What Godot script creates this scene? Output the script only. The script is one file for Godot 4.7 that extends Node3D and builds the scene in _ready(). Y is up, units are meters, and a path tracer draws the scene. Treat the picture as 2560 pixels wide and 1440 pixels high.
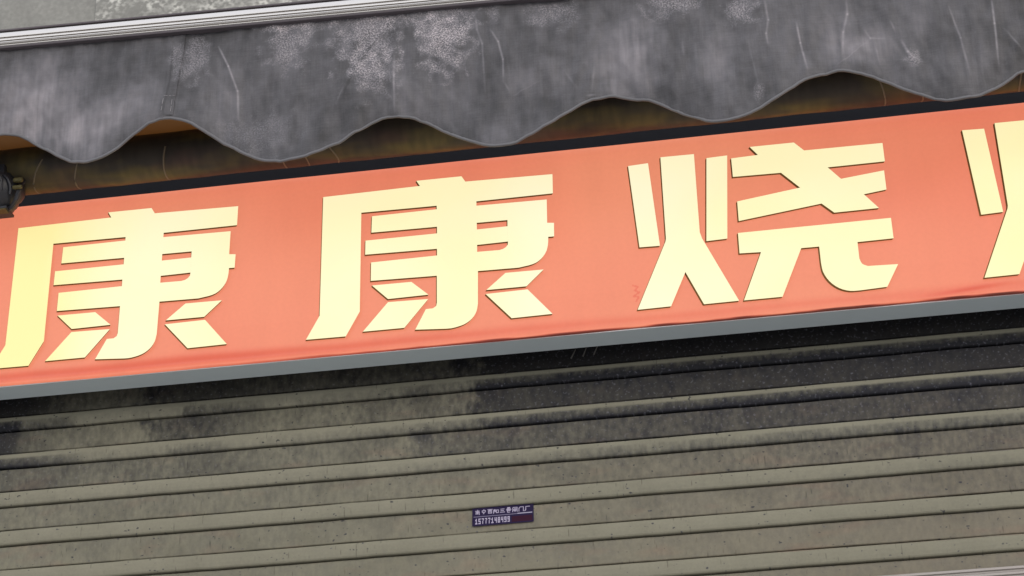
extends Node3D

# A shop front seen from the pavement below: scalloped awning, lettered sign, roller shutter.
# x runs along the front, y up, z out into the street; the sign face stands at z = 0.

const SHUTTER_Z := -0.12
const VALANCE_Z := 0.22
const GLOW := 0.58
const X0 := -2.35
const X1 := 1.45
var taken := {}


func numbered(called: String) -> String:
	var n: int = taken.get(called, 0)
	taken[called] = n + 1
	return called if n == 0 else "%s_%03d" % [called, n]


func thing(called: String, label: String, category: String, at := Vector3.ZERO) -> Node3D:
	var o := Node3D.new()
	o.name = numbered(called)
	add_child(o)
	o.position = at
	o.set_meta("label", label)
	o.set_meta("category", category)
	return o


func put(called: String, st: SurfaceTool, m: Material, parent: Node3D) -> MeshInstance3D:
	var o := MeshInstance3D.new()
	o.name = called
	st.generate_normals()
	o.mesh = st.commit()
	o.material_override = m
	o.cast_shadow = GeometryInstance3D.SHADOW_CASTING_SETTING_ON
	parent.add_child(o, true)
	return o


func start(smooth := false) -> SurfaceTool:
	var st := SurfaceTool.new()
	st.begin(Mesh.PRIMITIVE_TRIANGLES)
	st.set_smooth_group(0 if smooth else -1)
	return st


# One triangle whose front looks along the hint.
func tri(st: SurfaceTool, a: Vector3, b: Vector3, c: Vector3, hint: Vector3, ua := Vector2.ZERO, ub := Vector2.ZERO, uc := Vector2.ZERO) -> void:
	if (c - a).cross(b - a).dot(hint) < 0.0:
		var t := b
		b = c
		c = t
		var u := ub
		ub = uc
		uc = u
	st.set_uv(ua)
	st.add_vertex(a)
	st.set_uv(ub)
	st.add_vertex(b)
	st.set_uv(uc)
	st.add_vertex(c)


func quad(st: SurfaceTool, a: Vector3, b: Vector3, c: Vector3, d: Vector3, hint: Vector3, ua := Vector2.ZERO, ub := Vector2.ZERO, uc := Vector2.ZERO, ud := Vector2.ZERO) -> void:
	tri(st, a, b, c, hint, ua, ub, uc)
	tri(st, a, c, d, hint, ua, uc, ud)


func box(st: SurfaceTool, lo: Vector3, hi: Vector3) -> void:
	for axis in 3:
		for side in 2:
			var n := Vector3.ZERO
			n[axis] = 1.0 if side else -1.0
			var p: Array[Vector3] = []
			for k in 4:
				var v := Vector3.ZERO
				v[axis] = hi[axis] if side else lo[axis]
				var s := 1 if k == 1 or k == 2 else 0
				var t := 1 if k >= 2 else 0
				var a1 := (axis + 1) % 3
				var a2 := (axis + 2) % 3
				v[a1] = hi[a1] if s else lo[a1]
				v[a2] = hi[a2] if t else lo[a2]
				p.append(v)
			quad(st, p[0], p[1], p[2], p[3], n, Vector2(p[0].x, p[0].y), Vector2(p[1].x, p[1].y), Vector2(p[2].x, p[2].y), Vector2(p[3].x, p[3].y))


# A sheet of nu x nv cells; at(u, v) gives the point and uv(point) its texture coordinate.
func sheet(st: SurfaceTool, nu: int, nv: int, at: Callable, uv: Callable, hint: Vector3) -> void:
	var p: Array[Vector3] = []
	for j in nv + 1:
		for i in nu + 1:
			p.append(at.call(float(i) / nu, float(j) / nv))
	for j in nv:
		for i in nu:
			var a := j * (nu + 1) + i
			var b := a + 1
			var c := b + nu + 1
			var d := a + nu + 1
			quad(st, p[a], p[b], p[c], p[d], hint, uv.call(p[a]), uv.call(p[b]), uv.call(p[c]), uv.call(p[d]))


# A board cut to an outline, its face at z1 and its back at z0, set off a little down and to the left so its dark sides draw a shadow.
func board(called: String, outline: Array, holes: Array, z0: float, z1: float, dx: float, face: Material, edge: Material, parent: Node3D) -> MeshInstance3D:
	var st := start()
	var ring := PackedVector2Array()
	for v in outline:
		ring.append(v + Vector2(dx, 0))
	var rings := [ring]
	var cap := ring.duplicate()
	for h in holes:
		var hole := PackedVector2Array()
		for v in h:
			hole.append(v + Vector2(dx, 0))
		rings.append(hole)
	if Geometry2D.is_polygon_clockwise(cap):
		cap.reverse()
	# Each hole is tied to the rim by a hair-thin slit.
	for k in range(1, rings.size()):
		var hole: PackedVector2Array = rings[k].duplicate()
		if not Geometry2D.is_polygon_clockwise(hole):
			hole.reverse()
		var best := [INF, 0, 0]
		for i in cap.size():
			for j in hole.size():
				var dd := cap[i].distance_to(hole[j])
				if dd < best[0]:
					best = [dd, i, j]
		var out := PackedVector2Array()
		for i in cap.size():
			out.append(cap[i])
			if i == best[1]:
				for j in hole.size() + 1:
					out.append(hole[(best[2] + j) % hole.size()])
				var back: Vector2 = cap[i]
				out[out.size() - 1] += (cap[(i + 1) % cap.size()] - back).normalized() * 0.00005
				out.append(back + (cap[(i + 1) % cap.size()] - back).normalized() * 0.00005)
		cap = out
	var t := Geometry2D.triangulate_polygon(cap)
	if t.is_empty():
		push_warning("no triangles")
	for k in range(0, t.size(), 3):
		var p: Array[Vector3] = []
		for j in 3:
			p.append(Vector3(cap[t[k + j]].x, cap[t[k + j]].y, z1))
		tri(st, p[0], p[1], p[2], Vector3.BACK, letter_uv(p[0]), letter_uv(p[1]), letter_uv(p[2]))
	st.generate_normals()
	var mesh := st.commit()
	mesh.surface_set_material(0, face)
	st = start()
	for k in rings.size():
		var r: PackedVector2Array = rings[k]
		var turn := 1.0 if Geometry2D.is_polygon_clockwise(r) else -1.0
		if k:
			turn = -turn
		for i in r.size():
			var a := r[i]
			var b := r[(i + 1) % r.size()]
			var d := (b - a).normalized()
			var n := Vector3(-d.y, d.x, 0) * turn
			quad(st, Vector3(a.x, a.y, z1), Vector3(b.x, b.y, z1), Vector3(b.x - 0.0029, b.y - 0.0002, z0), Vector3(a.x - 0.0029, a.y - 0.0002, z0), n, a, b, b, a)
	st.generate_normals()
	st.commit(mesh)
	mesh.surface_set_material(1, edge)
	var o := MeshInstance3D.new()
	o.name = called
	o.mesh = mesh
	parent.add_child(o, true)
	return o


func letter_uv(p: Vector3) -> Vector2:
	return Vector2((p.x + 2.0) / 3.1, (3.66 - p.y) / 0.46)


# A profile of (z, y) points drawn out along x, from the outside; y may sag or wander by the callable.
func extrude(st: SurfaceTool, profile: Array, xa: float, xb: float, n: int, uv: Callable, wander: Callable, inside: Vector2) -> void:
	for k in profile.size() - 1:
		var p: Vector2 = profile[k]
		var r: Vector2 = profile[k + 1]
		var mid := (p + r) * 0.5 - inside
		var d := (r - p).normalized()
		var nrm := Vector2(-d.y, d.x)
		if nrm.dot(mid) < 0.0:
			nrm = -nrm
		var hint := Vector3(0, nrm.y, nrm.x)
		for i in n:
			var x := lerpf(xa, xb, float(i) / n)
			var w := lerpf(xa, xb, float(i + 1) / n)
			var a: Vector3 = Vector3(x, p.y, p.x) + wander.call(x)
			var b: Vector3 = Vector3(w, p.y, p.x) + wander.call(w)
			var c: Vector3 = Vector3(w, r.y, r.x) + wander.call(w)
			var e: Vector3 = Vector3(x, r.y, r.x) + wander.call(x)
			quad(st, a, b, c, e, hint, uv.call(a), uv.call(b), uv.call(c), uv.call(e))


func tube(st: SurfaceTool, path: Array, radius: float, sides := 8) -> void:
	for k in path.size() - 1:
		var rings := []
		for e in 2:
			var i: int = k + e
			var d: Vector3 = (path[mini(i + 1, path.size() - 1)] - path[maxi(i - 1, 0)]).normalized()
			var u := d.cross(Vector3(0.21, 0.3, 0.93)).normalized()
			var v := d.cross(u)
			var ring: Array[Vector3] = []
			for s in sides:
				var a := TAU * s / sides
				ring.append(path[i] + (u * cos(a) + v * sin(a)) * radius)
			rings.append(ring)
		for s in sides:
			var t := (s + 1) % sides
			var h: Vector3 = rings[0][s] + rings[0][t] - path[k] * 2.0
			quad(st, rings[0][s], rings[0][t], rings[1][t], rings[1][s], h)


# A turned shape along x: rows of (x, radius).
func turned(st: SurfaceTool, at: Vector3, rows: Array, sides := 28) -> void:
	for k in rows.size() - 1:
		for s in sides:
			var a := TAU * s / sides
			var b := TAU * (s + 1) / sides
			var p: Array[Vector3] = []
			for e in [[0, a], [0, b], [1, b], [1, a]]:
				var r: Vector2 = rows[k + e[0]]
				p.append(at + Vector3(r.x, sin(e[1]) * r.y, cos(e[1]) * r.y))
			var along: float = rows[k].y - rows[k + 1].y
			var run: float = rows[k + 1].x - rows[k].x
			var m := (a + b) * 0.5
			quad(st, p[0], p[1], p[2], p[3], Vector3(along, sin(m) * run, cos(m) * run) if absf(along) + absf(run) > 0 else Vector3.RIGHT)


func noise(of: int, freq: float, octaves := 4) -> FastNoiseLite:
	var f := FastNoiseLite.new()
	f.seed = of
	f.noise_type = FastNoiseLite.TYPE_SIMPLEX_SMOOTH
	f.frequency = freq
	f.fractal_octaves = octaves
	return f


func paint(colour: Color, rough := 0.8, metal := 0.0) -> StandardMaterial3D:
	var m := StandardMaterial3D.new()
	m.albedo_color = colour.linear_to_srgb()
	m.roughness = rough
	m.metallic = metal
	return m


func byte(v: float) -> int:
	return clampi(int(pow(clampf(v, 0.0, 1.0), 1.0 / 2.2) * 255.0 + 0.5), 0, 255)


func printed(w: int, h: int, bytes: PackedByteArray, rough := 0.8) -> StandardMaterial3D:
	var m := StandardMaterial3D.new()
	m.albedo_texture = ImageTexture.create_from_image(Image.create_from_data(w, h, false, Image.FORMAT_RGB8, bytes))
	m.roughness = rough
	return m


# ---------------------------------------------------------------- surfaces

# Creases and rubs on the awning cloth: a path, its strength (below zero: dark) and its width.
func rubbed_lines() -> Array:
	return [
		[[Vector2(-1.0580, 3.8367), Vector2(-1.0347, 3.7850), Vector2(-1.0138, 3.7247), Vector2(-1.0092, 3.6532)], 0.9, 3],
		[[Vector2(-0.6926, 3.7645), Vector2(-0.6920, 3.6326)], 0.9, 3],
		[[Vector2(-0.5273, 3.8389), Vector2(-0.5246, 3.8047), Vector2(-0.5146, 3.7698), Vector2(-0.5112, 3.6471)], 0.45, 3],
		[[Vector2(-0.4980, 3.8012), Vector2(-0.4825, 3.7704), Vector2(-0.4738, 3.7265), Vector2(-0.4742, 3.6749)], 0.7, 3],
		[[Vector2(-0.4726, 3.6747), Vector2(-0.4613, 3.6500)], 0.3, 3],
		[[Vector2(-0.4615, 3.6408), Vector2(-0.4016, 3.6703)], 0.25, 2],
		[[Vector2(-0.2947, 3.6892), Vector2(-0.3027, 3.6300)], 0.4, 4],
		[[Vector2(-0.3537, 3.6875), Vector2(-0.3281, 3.6378)], 0.25, 4],
		[[Vector2(0.0442, 3.7995), Vector2(0.0476, 3.7470), Vector2(0.0410, 3.7151), Vector2(0.0425, 3.6870)], 0.6, 3],
		[[Vector2(0.1004, 3.7352), Vector2(0.1039, 3.6882), Vector2(0.1116, 3.6229)], 0.95, 3],
		[[Vector2(0.2005, 3.7781), Vector2(0.1987, 3.7454), Vector2(0.1870, 3.7050), Vector2(0.1800, 3.6505)], 0.6, 4],
		[[Vector2(0.2777, 3.7160), Vector2(0.2858, 3.6872)], 0.5, 3],
		[[Vector2(0.2932, 3.6724), Vector2(0.3019, 3.6437), Vector2(0.3124, 3.6242)], 0.75, 4],
		[[Vector2(0.3893, 3.7335), Vector2(0.4022, 3.6579), Vector2(0.4102, 3.5755)], 0.6, 3],
		[[Vector2(0.4713, 3.7409), Vector2(0.4692, 3.6857), Vector2(0.4646, 3.5864)], 0.95, 3],
		[[Vector2(0.4862, 3.6742), Vector2(0.5156, 3.6202)], 0.5, 3],
		[[Vector2(0.1666, 3.6294), Vector2(0.2322, 3.6804)], 0.4, 2],
		[[Vector2(0.2272, 3.7042), Vector2(0.2365, 3.6845), Vector2(0.2662, 3.6805)], 0.4, 3],
		[[Vector2(0.2424, 3.6699), Vector2(0.2487, 3.6234)], 0.4, 3],
		[[Vector2(-0.1212, 3.7179), Vector2(-0.1195, 3.6850)], 0.4, 4],
		[[Vector2(0.2794, 3.6303), Vector2(0.3234, 3.6227)], 0.3, 2],
		[[Vector2(0.0053, 3.7012), Vector2(0.0185, 3.5803)], 0.25, 3],
		[[Vector2(-0.8091, 3.6658), Vector2(-0.7896, 3.7104)], 0.3, 3],
		[[Vector2(-1.4944, 3.6844), Vector2(-1.4585, 3.7086)], 0.1, 9],
		[[Vector2(-0.3132, 3.6221), Vector2(-0.2936, 3.6242)], 0.5, 4],
		[[Vector2(-0.6970, 3.8521), Vector2(-0.7417, 3.7902), Vector2(-0.7698, 3.7459), Vector2(-0.7971, 3.6737)], -0.5, 4],
		[[Vector2(-1.1539, 3.8641), Vector2(-1.1524, 3.7663), Vector2(-1.1593, 3.6717)], -0.55, 3]]


# Weathered grey awning cloth with light on its swells painted in: dust, mildew, rubbed creases. Covers x -2.0 .. 1.0, y 3.45 .. 3.95.
func cloth_material() -> StandardMaterial3D:
	var w := 2048
	var h := 400
	var sx := w / 3.0
	var sy := h / 0.5
	var f := PackedFloat32Array()
	var g := PackedFloat32Array()
	f.resize(w * h)
	g.resize(w * h)
	var broad := noise(11, 3.0, 3)
	var streak := noise(12, 1.0, 4)
	var fine := noise(13, 1.0, 2)
	var fleck := noise(14, 230.0, 2)
	var clump := noise(15, 26.0, 4)
	for j in h:
		var y := 3.95 - j / sy
		for i in w:
			var x := -2.0 + i / sx
			var v := 0.074 + 0.034 * broad.get_noise_2d(x, y)
			v += 0.026 * streak.get_noise_2d(x * 30.0, y * 6.0) + 0.030 * clump.get_noise_2d(x * 0.30 + 5.0, y * 0.26) + 0.022 * clump.get_noise_2d(x * 1.1, y * 0.8) + 0.011 * fine.get_noise_2d(x * 420.0, y * 12.0) + 0.013 * fine.get_noise_2d(x * 12.0, y * 420.0)
			v += 0.010 * fleck.get_noise_2d(x, y)
			f[j * w + i] = v
	var mild: Array = [[-1.112, 3.819, 0.038, 0.059, 0.45], [-0.912, 3.832, 0.042, 0.068, 0.6], [-0.879, 3.872, 0.092, 0.022, 0.6], [-0.746, 3.825, 0.062, 0.082, 0.8], [-0.737, 3.732, 0.053, 0.052, 0.55], [-0.591, 3.799, 0.053, 0.072, 1.1], [-0.373, 3.828, 0.044, 0.034, 0.45], [-0.135, 3.810, 0.051, 0.024, 0.6], [-0.004, 3.782, 0.031, 0.033, 0.6], [-0.489, 3.839, 0.016, 0.019, 0.5], [-0.648, 3.855, 0.065, 0.029, 0.4], [-0.970, 3.620, 0.073, 0.046, 0.2], [0.313, 3.633, 0.015, 0.016, 0.5], [0.015, 3.581, 0.009, 0.022, 0.3]]
	var dust_and_light: Array = [[-1.444, 3.736, 0.111, 0.125, 0.62], [-1.324, 3.668, 0.076, 0.076, 0.6], [-0.228, 3.694, 0.073, 0.101, 0.6], [-0.059, 3.663, 0.046, 0.099, 0.35], [0.179, 3.678, 0.045, 0.063, 0.45], [0.246, 3.665, 0.044, 0.054, 0.45], [-0.409, 3.681, 0.071, 0.055, 0.22], [-1.039, 3.695, 0.050, 0.075, 0.25], [-1.231, 3.704, 0.059, 0.067, 0.3], [-0.672, 3.686, 0.032, 0.056, 0.15], [0.411, 3.611, 0.065, 0.070, 0.2], [-0.499, 3.563, 0.055, 0.036, 0.15], [0.328, 3.723, 0.022, 0.073, 0.25]]  # pale zones: dust, and light on the swells of the cloth painted in
	for d in dust_and_light:
		for j in range(maxi(0, int((3.95 - d[1] - d[3] * 1.6) * sy)), mini(h, int((3.95 - d[1] + d[3] * 1.6) * sy))):
			for i in range(maxi(0, int((d[0] - d[2] * 1.6 + 2.0) * sx)), mini(w, int((d[0] + d[2] * 1.6 + 2.0) * sx))):
				var x := -2.0 + i / sx
				var y := 3.95 - j / sy
				var r := Vector2((x - d[0]) / d[2], (y - d[1]) / d[3]).length()
				var a: float = d[4] * clampf(1.2 - r + 0.35 * clump.get_noise_2d(x * 0.5, y * 0.4), 0.0, 1.0)
				var s: float = 0.78 + 0.45 * streak.get_noise_2d(x * 60.0, y * 5.0) + 0.28 * clump.get_noise_2d(x * 0.7, y * 0.5)
				f[j * w + i] += 0.26 * a * s
				g[j * w + i] += a * 0.5
	for d in mild:
		for j in range(maxi(0, int((3.95 - d[1] - d[3] * 1.7) * sy)), mini(h, int((3.95 - d[1] + d[3] * 1.7) * sy))):
			for i in range(maxi(0, int((d[0] - d[2] * 1.7 + 2.0) * sx)), mini(w, int((d[0] + d[2] * 1.7 + 2.0) * sx))):
				var x := -2.0 + i / sx
				var y := 3.95 - j / sy
				var r := Vector2((x - d[0]) / d[2], (y - d[1]) / d[3]).length()
				var a := clampf(1.3 - r + 0.9 * clump.get_noise_2d(x, y), 0.0, 1.0)
				var s := 0.16 + 0.95 * clampf(0.38 + 2.2 * fleck.get_noise_2d(x * 1.1 + 7.0, y * 1.1), 0.0, 1.2)
				f[j * w + i] += 0.30 * d[4] * a * s
	var lines: Array = rubbed_lines()
	for l in lines:
		var path: Array = l[0]
		for k in path.size() - 1:
			var a: Vector2 = path[k]
			var b: Vector2 = path[k + 1]
			var wide: float = l[2] * 0.00062
			var lo := Vector2(minf(a.x, b.x), minf(a.y, b.y)) - Vector2.ONE * wide * 3.0
			var hi := Vector2(maxf(a.x, b.x), maxf(a.y, b.y)) + Vector2.ONE * wide * 3.0
			for j in range(maxi(0, int((3.95 - hi.y) * sy)), mini(h, int((3.95 - lo.y) * sy) + 1)):
				for i in range(maxi(0, int((lo.x + 2.0) * sx)), mini(w, int((hi.x + 2.0) * sx) + 1)):
					var p := Vector2(-2.0 + i / sx, 3.95 - j / sy)
					var at := Geometry2D.get_closest_point_to_segment(p, a, b)
					var t := (at - a).length() / maxf((b - a).length(), 0.001)
					var fade := 0.55 + 0.45 * streak.get_noise_2d(p.x * 40.0, p.y * 40.0) + 0.25
					if k == 0:
						fade *= clampf(0.25 + t * 2.0, 0.0, 1.0)
					if k == path.size() - 2:
						fade *= clampf(0.15 + (1.0 - t) * 1.6, 0.0, 1.0)
					var e := exp(-pow(p.distance_to(at) / wide, 2.0)) * fade
					f[j * w + i] += (0.19 if l[1] > 0 else 0.10) * l[1] * e
	var bytes := PackedByteArray()
	bytes.resize(w * h * 3)
	for k in w * h:
		var v := maxf(f[k], 0.035)
		var warm := clampf((v - 0.10) * 3.0, 0.0, 1.0)
		bytes[k * 3] = byte(v * (1.0 + 0.05 * warm))
		bytes[k * 3 + 1] = byte(v * (0.955 - 0.02 * warm))
		bytes[k * 3 + 2] = byte(v * (1.06 - 0.09 * warm))
	var m := printed(w, h, bytes, 0.62)
	m.texture_repeat = false
	return m


# Painted shutter steel under soot. Covers x -1.9 .. 1.1, y 2.6 .. 3.3.
func shutter_material() -> StandardMaterial3D:
	var w := 2048
	var h := 640
	var bytes := PackedByteArray()
	bytes.resize(w * h * 3)
	var broad := noise(21, 2.2, 3)
	var patch := noise(22, 9.0, 4)
	var drip := noise(23, 1.0, 3)
	var fleck := noise(24, 150.0, 2)
	var spot := noise(25, 60.0, 2)
	# soot on each course from the lintel down (flat, rib, flat, ...), as x in permille of the front in view and amount
	var courses := [
		[0, 1.0, 35, 0.95, 60, 0.62, 120, 0.55, 150, 0.62, 165, 0.86, 230, 0.86, 260, 0.74, 400, 0.72, 470, 0.72, 485, 1.0, 1000, 1.0],
		[0, 1.0, 22, 1.0, 32, 0.60, 75, 0.55, 95, 0.22, 180, 0.25, 200, 0.55, 255, 0.55, 275, 0.28, 380, 0.34, 420, 0.55, 465, 0.62, 485, 0.95, 1000, 1.0],
		[0, 0.95, 22, 0.90, 40, 0.50, 60, 0.32, 150, 0.26, 170, 0.64, 200, 0.76, 240, 0.60, 265, 0.30, 340, 0.30, 370, 0.45, 410, 0.42, 470, 0.50, 488, 0.88, 700, 0.92, 1000, 0.98],
		[0, 0.90, 40, 0.80, 80, 0.55, 100, 0.25, 170, 0.28, 185, 0.48, 220, 0.45, 240, 0.22, 400, 0.35, 470, 0.60, 490, 0.80, 600, 0.88, 1000, 0.97],
		[0, 0.55, 60, 0.48, 120, 0.38, 180, 0.44, 250, 0.40, 280, 0.28, 400, 0.28, 425, 0.56, 500, 0.62, 640, 0.70, 800, 0.78, 1000, 0.80],
		[0, 0.20, 300, 0.18, 450, 0.28, 640, 0.40, 800, 0.50, 1000, 0.60],
		[0, 0.22, 200, 0.18, 600, 0.20, 760, 0.36, 1000, 0.42],
		[0, 0.12, 600, 0.14, 1000, 0.26],
		[0, 0.14, 500, 0.12, 1000, 0.22]]
	var amounts: Array[Curve] = []
	for row in courses:
		var cv := Curve.new()
		for e in range(0, row.size(), 2):
			cv.add_point(Vector2(row[e] / 1000.0, row[e + 1]), 0, 0, Curve.TANGENT_LINEAR, Curve.TANGENT_LINEAR)
		cv.bake_resolution = 400
		cv.bake()
		amounts.append(cv)
	var mottle := noise(26, 1.0, 4)
	for j in h:
		var y := 3.3 - 0.7 * j / h
		var phase := fposmod(y - 3.2045, 0.0835) / 0.0835   # 0 at a ridge top, falling to .63 just under the ridge
		for i in w:
			var x := -1.9 + 3.0 * i / w
			var n1 := patch.get_noise_2d(x * 1.6, y)
			var n2 := drip.get_noise_2d(x * 105.0, y * 24.0)
			var n3 := mottle.get_noise_2d(x * 62.0, y * 40.0)
			var ridge := clampf((phase - 0.63) * 40.0, 0.0, 1.0)
			var step := int(floor((3.2045 + 0.0835 - y) / 0.0835)) * 2 + (0 if phase < 0.63 else -1)
			var across := clampf((x + 1.60) / 2.085 + 0.030 * n1 + 0.010 * n3, 0.0, 1.0)
			var amount := 0.10
			if step < 0:
				amount = 1.0
			elif step < courses.size():
				amount = amounts[step].sample_baked(across)
			var s := amount
			var rough := 0.42 * n3 + 0.34 * n1 + 0.16 * n2
			if ridge > 0.5:
				# on a rib it gathers along the lower edge and thins upward; the crown is rubbed bare as the shutter rolls
				var up := (phase - 0.63) / 0.37
				s = amount * clampf(1.25 - up * (1.75 - 1.05 * amount), 0.0, 1.15)
				s += rough * (0.25 + 0.9 * s * (1.0 - s) * 2.0)
				s *= (1.0 - 0.94 * smoothstep(0.62, 0.80, up)) * (0.25 + 0.75 * smoothstep(0.10, 0.42, amount))
			else:
				var into := phase / 0.63
				s += rough * (0.07 + 2.5 * amount * (1.0 - amount)) + 0.08 * (into - 0.6) - 0.04
			s = pow(clampf(s, 0.0, 1.0), 0.85)
			var v := 0.214 + 0.022 * broad.get_noise_2d(x, y) + 0.013 * n1 + 0.012 * fleck.get_noise_2d(x, y)
			var tint := Vector3(1.04, 0.985, 0.735).lerp(Vector3(1.03, 0.925, 0.70), clampf((x + 0.9) / 1.2, 0.0, 1.0)).lerp(Vector3(1.06, 1.01, 0.765), ridge) * (1.0 + 0.10 * ridge)
			# old smudges
			var smear := clampf(0.12 + 1.3 * patch.get_noise_2d(x * 0.9 + 17.0, y * 1.3) + 0.10 * n3, 0.0, 1.0) * (0.30 + 0.70 * clampf((y - 2.75) / 0.4, 0.0, 1.0)) * (1.0 - 0.6 * ridge)
			v *= 1.0 - 0.27 * smear
			# rust-pink bloom here and there on the lower slats
			var bloom := clampf(broad.get_noise_2d(x * 2.6 + 9.0, y * 9.0) * 1.8 - 0.35, 0.0, 1.0) * (1.0 - ridge)
			tint += Vector3(0.10, -0.02, -0.02) * bloom
			# black specks and short scratches
			var speck := spot.get_noise_2d(x * 1.2, y * 1.6) + 0.25 * patch.get_noise_2d(x * 0.8, y * 2.0)
			if speck > 0.67:
				s = maxf(s, clampf((speck - 0.67) * 9.0, 0.0, 0.9))
			var nick := drip.get_noise_2d(x * 210.0 + 50.0, y * 14.0)
			if nick > 0.55:
				v *= 1.0 - clampf((nick - 0.55) * 2.6, 0.0, 0.45)
			var soot := 0.0125 + 0.004 * maxf(step, 0) + 0.006 * maxf(0.0, n2)
			# pale grit caught in the soot
			var grit := fleck.get_noise_2d(x * 0.8 + 31.0, y * 0.8)
			if grit > 0.38:
				soot += (grit - 0.38) * 0.22
			var c := tint * v * (1.0 - s) + Vector3(0.94, 0.95, 1.18) * soot * s
			var k := (j * w + i) * 3
			bytes[k] = byte(c.x)
			bytes[k + 1] = byte(c.y)
			bytes[k + 2] = byte(c.z)
	var m := printed(w, h, bytes, 0.75)
	m.metallic_specular = 0.25
	m.texture_repeat = false
	return m


# Faded red banner film. Covers x -2.0 .. 1.1, y 3.2 .. 3.66.
func banner_material() -> StandardMaterial3D:
	var w := 1550
	var h := 230
	var bytes := PackedByteArray()
	bytes.resize(w * h * 3)
	var broad := noise(31, 1.3, 2)
	var streak := noise(32, 1.0, 3)
	var fleck := noise(33, 90.0, 2)
	var scrawl := [Vector2(-0.262, 3.317), Vector2(-0.253, 3.313), Vector2(-0.259, 3.306), Vector2(-0.25, 3.301), Vector2(-0.262, 3.293), Vector2(-0.252, 3.291), Vector2(-0.257, 3.282)]
	for j in h:
		var y := 3.66 - 0.46 * j / h
		for i in w:
			var x := -2.0 + 3.1 * i / w
			var fade := 0.5 + 0.5 * broad.get_noise_2d(x, y * 1.5) + 0.35 * exp(-pow((x + 0.33) / 0.3, 2.0))  # uneven fading, plus a hot spot of light painted into the film
			var c: Vector3 = Vector3(0.70, 0.183, 0.106).lerp(Vector3(0.725, 0.240, 0.132), clampf(fade, 0.0, 1.0))
			c *= 1.0 + 0.03 * streak.get_noise_2d(x * 14.0, y * 2.0) + 0.025 * fleck.get_noise_2d(x, y)
			if x > -0.28 and x < -0.24 and y > 3.27 and y < 3.33:
				for q in scrawl.size() - 1:
					var p := Vector2(x, y)
					if p.distance_to(Geometry2D.get_closest_point_to_segment(p, scrawl[q], scrawl[q + 1])) < 0.0016:
						c = c.lerp(Vector3(0.62, 0.09, 0.05), 0.6)
						break
			var k := (j * w + i) * 3
			bytes[k] = byte(c.x)
			bytes[k + 1] = byte(c.y)
			bytes[k + 2] = byte(c.z)
	# shade of the lower crease, right-hand fold and top edge, painted into the glow
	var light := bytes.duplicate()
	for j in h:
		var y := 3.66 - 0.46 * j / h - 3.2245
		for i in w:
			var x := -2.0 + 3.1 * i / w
			var painted_shade := exp(-pow((y - 0.018 - 0.004 * broad.get_noise_2d(x * 2.0, 5.0)) / 0.011, 2.0)) * (0.45 + 0.55 * smoothstep(-0.2, -1.2, x))
			painted_shade += 0.12 * smoothstep(0.36, 0.42, y)
			painted_shade += 0.8 * exp(-pow((y - 0.013 - 0.10 * (x - 0.33)) / 0.005, 2.0)) * exp(-pow((x - 0.36) / 0.075, 2.0))
			# shade of the rolled lower rim, painted dark into the glow
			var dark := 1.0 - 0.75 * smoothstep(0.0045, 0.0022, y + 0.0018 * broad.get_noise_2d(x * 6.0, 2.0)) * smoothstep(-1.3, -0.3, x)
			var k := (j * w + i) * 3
			light[k] = int(light[k] * (1.0 - 0.06 * painted_shade) * dark)
			light[k + 1] = int(light[k + 1] * (1.0 - 0.26 * painted_shade) * dark * dark)
			light[k + 2] = int(light[k + 2] * (1.0 - 0.26 * painted_shade) * dark * dark)
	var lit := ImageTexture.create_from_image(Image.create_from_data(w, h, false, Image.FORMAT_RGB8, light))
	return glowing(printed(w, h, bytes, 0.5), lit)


# Cream letter film, yellower towards the ends of the sign where it has faded less.
func letter_material() -> StandardMaterial3D:
	var w := 512
	var h := 96
	var bytes := PackedByteArray()
	bytes.resize(w * h * 3)
	var broad := noise(35, 2.4, 2)
	for j in h:
		var y := 3.66 - 0.46 * j / h
		for i in w:
			var x := -2.0 + 3.1 * i / w
			var pale := 0.45 + 0.35 * broad.get_noise_2d(x, y * 1.4) + 0.6 * exp(-pow((x + 0.25) / 0.13, 2.0)) + 0.4 * exp(-pow((x + 0.45) / 0.10, 2.0)) + 0.35 * exp(-pow((x + 1.2) / 0.12, 2.0)) - 1.6 * smoothstep(-1.33, -1.55, x) - 0.3 * smoothstep(0.25, 0.45, x)  # uneven yellowing, plus bright hot spots of light painted in
			var c := Vector3(0.87, 0.775, 0.42).lerp(Vector3(0.88, 0.805, 0.535), clampf(pale, -0.7, 1.1))
			var k := (j * w + i) * 3
			bytes[k] = byte(c.x)
			bytes[k + 1] = byte(c.y)
			bytes[k + 2] = byte(c.z)
	return glowing(printed(w, h, bytes, 0.55))


# Glow added to the sign films to keep them evenly bright under the awning.
func glowing(m: StandardMaterial3D, lit: Texture2D = null) -> StandardMaterial3D:
	m.texture_repeat = false
	m.emission_enabled = true
	m.emission = Color.BLACK
	m.emission_texture = lit if lit else m.albedo_texture
	m.albedo_color = Color(0.17, 0.17, 0.17).linear_to_srgb()
	m.emission_energy_multiplier = GLOW
	return m


func stroke(im: Image, a: Vector2, b: Vector2, r: float, c: Color) -> void:
	var n := int(a.distance_to(b) * 2.0) + 1
	for k in n + 1:
		var p := a.lerp(b, float(k) / n)
		im.fill_rect(Rect2i(int(p.x - r), int(p.y - r), maxi(1, int(r * 2.0)), maxi(1, int(r * 2.0))), c)


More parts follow.
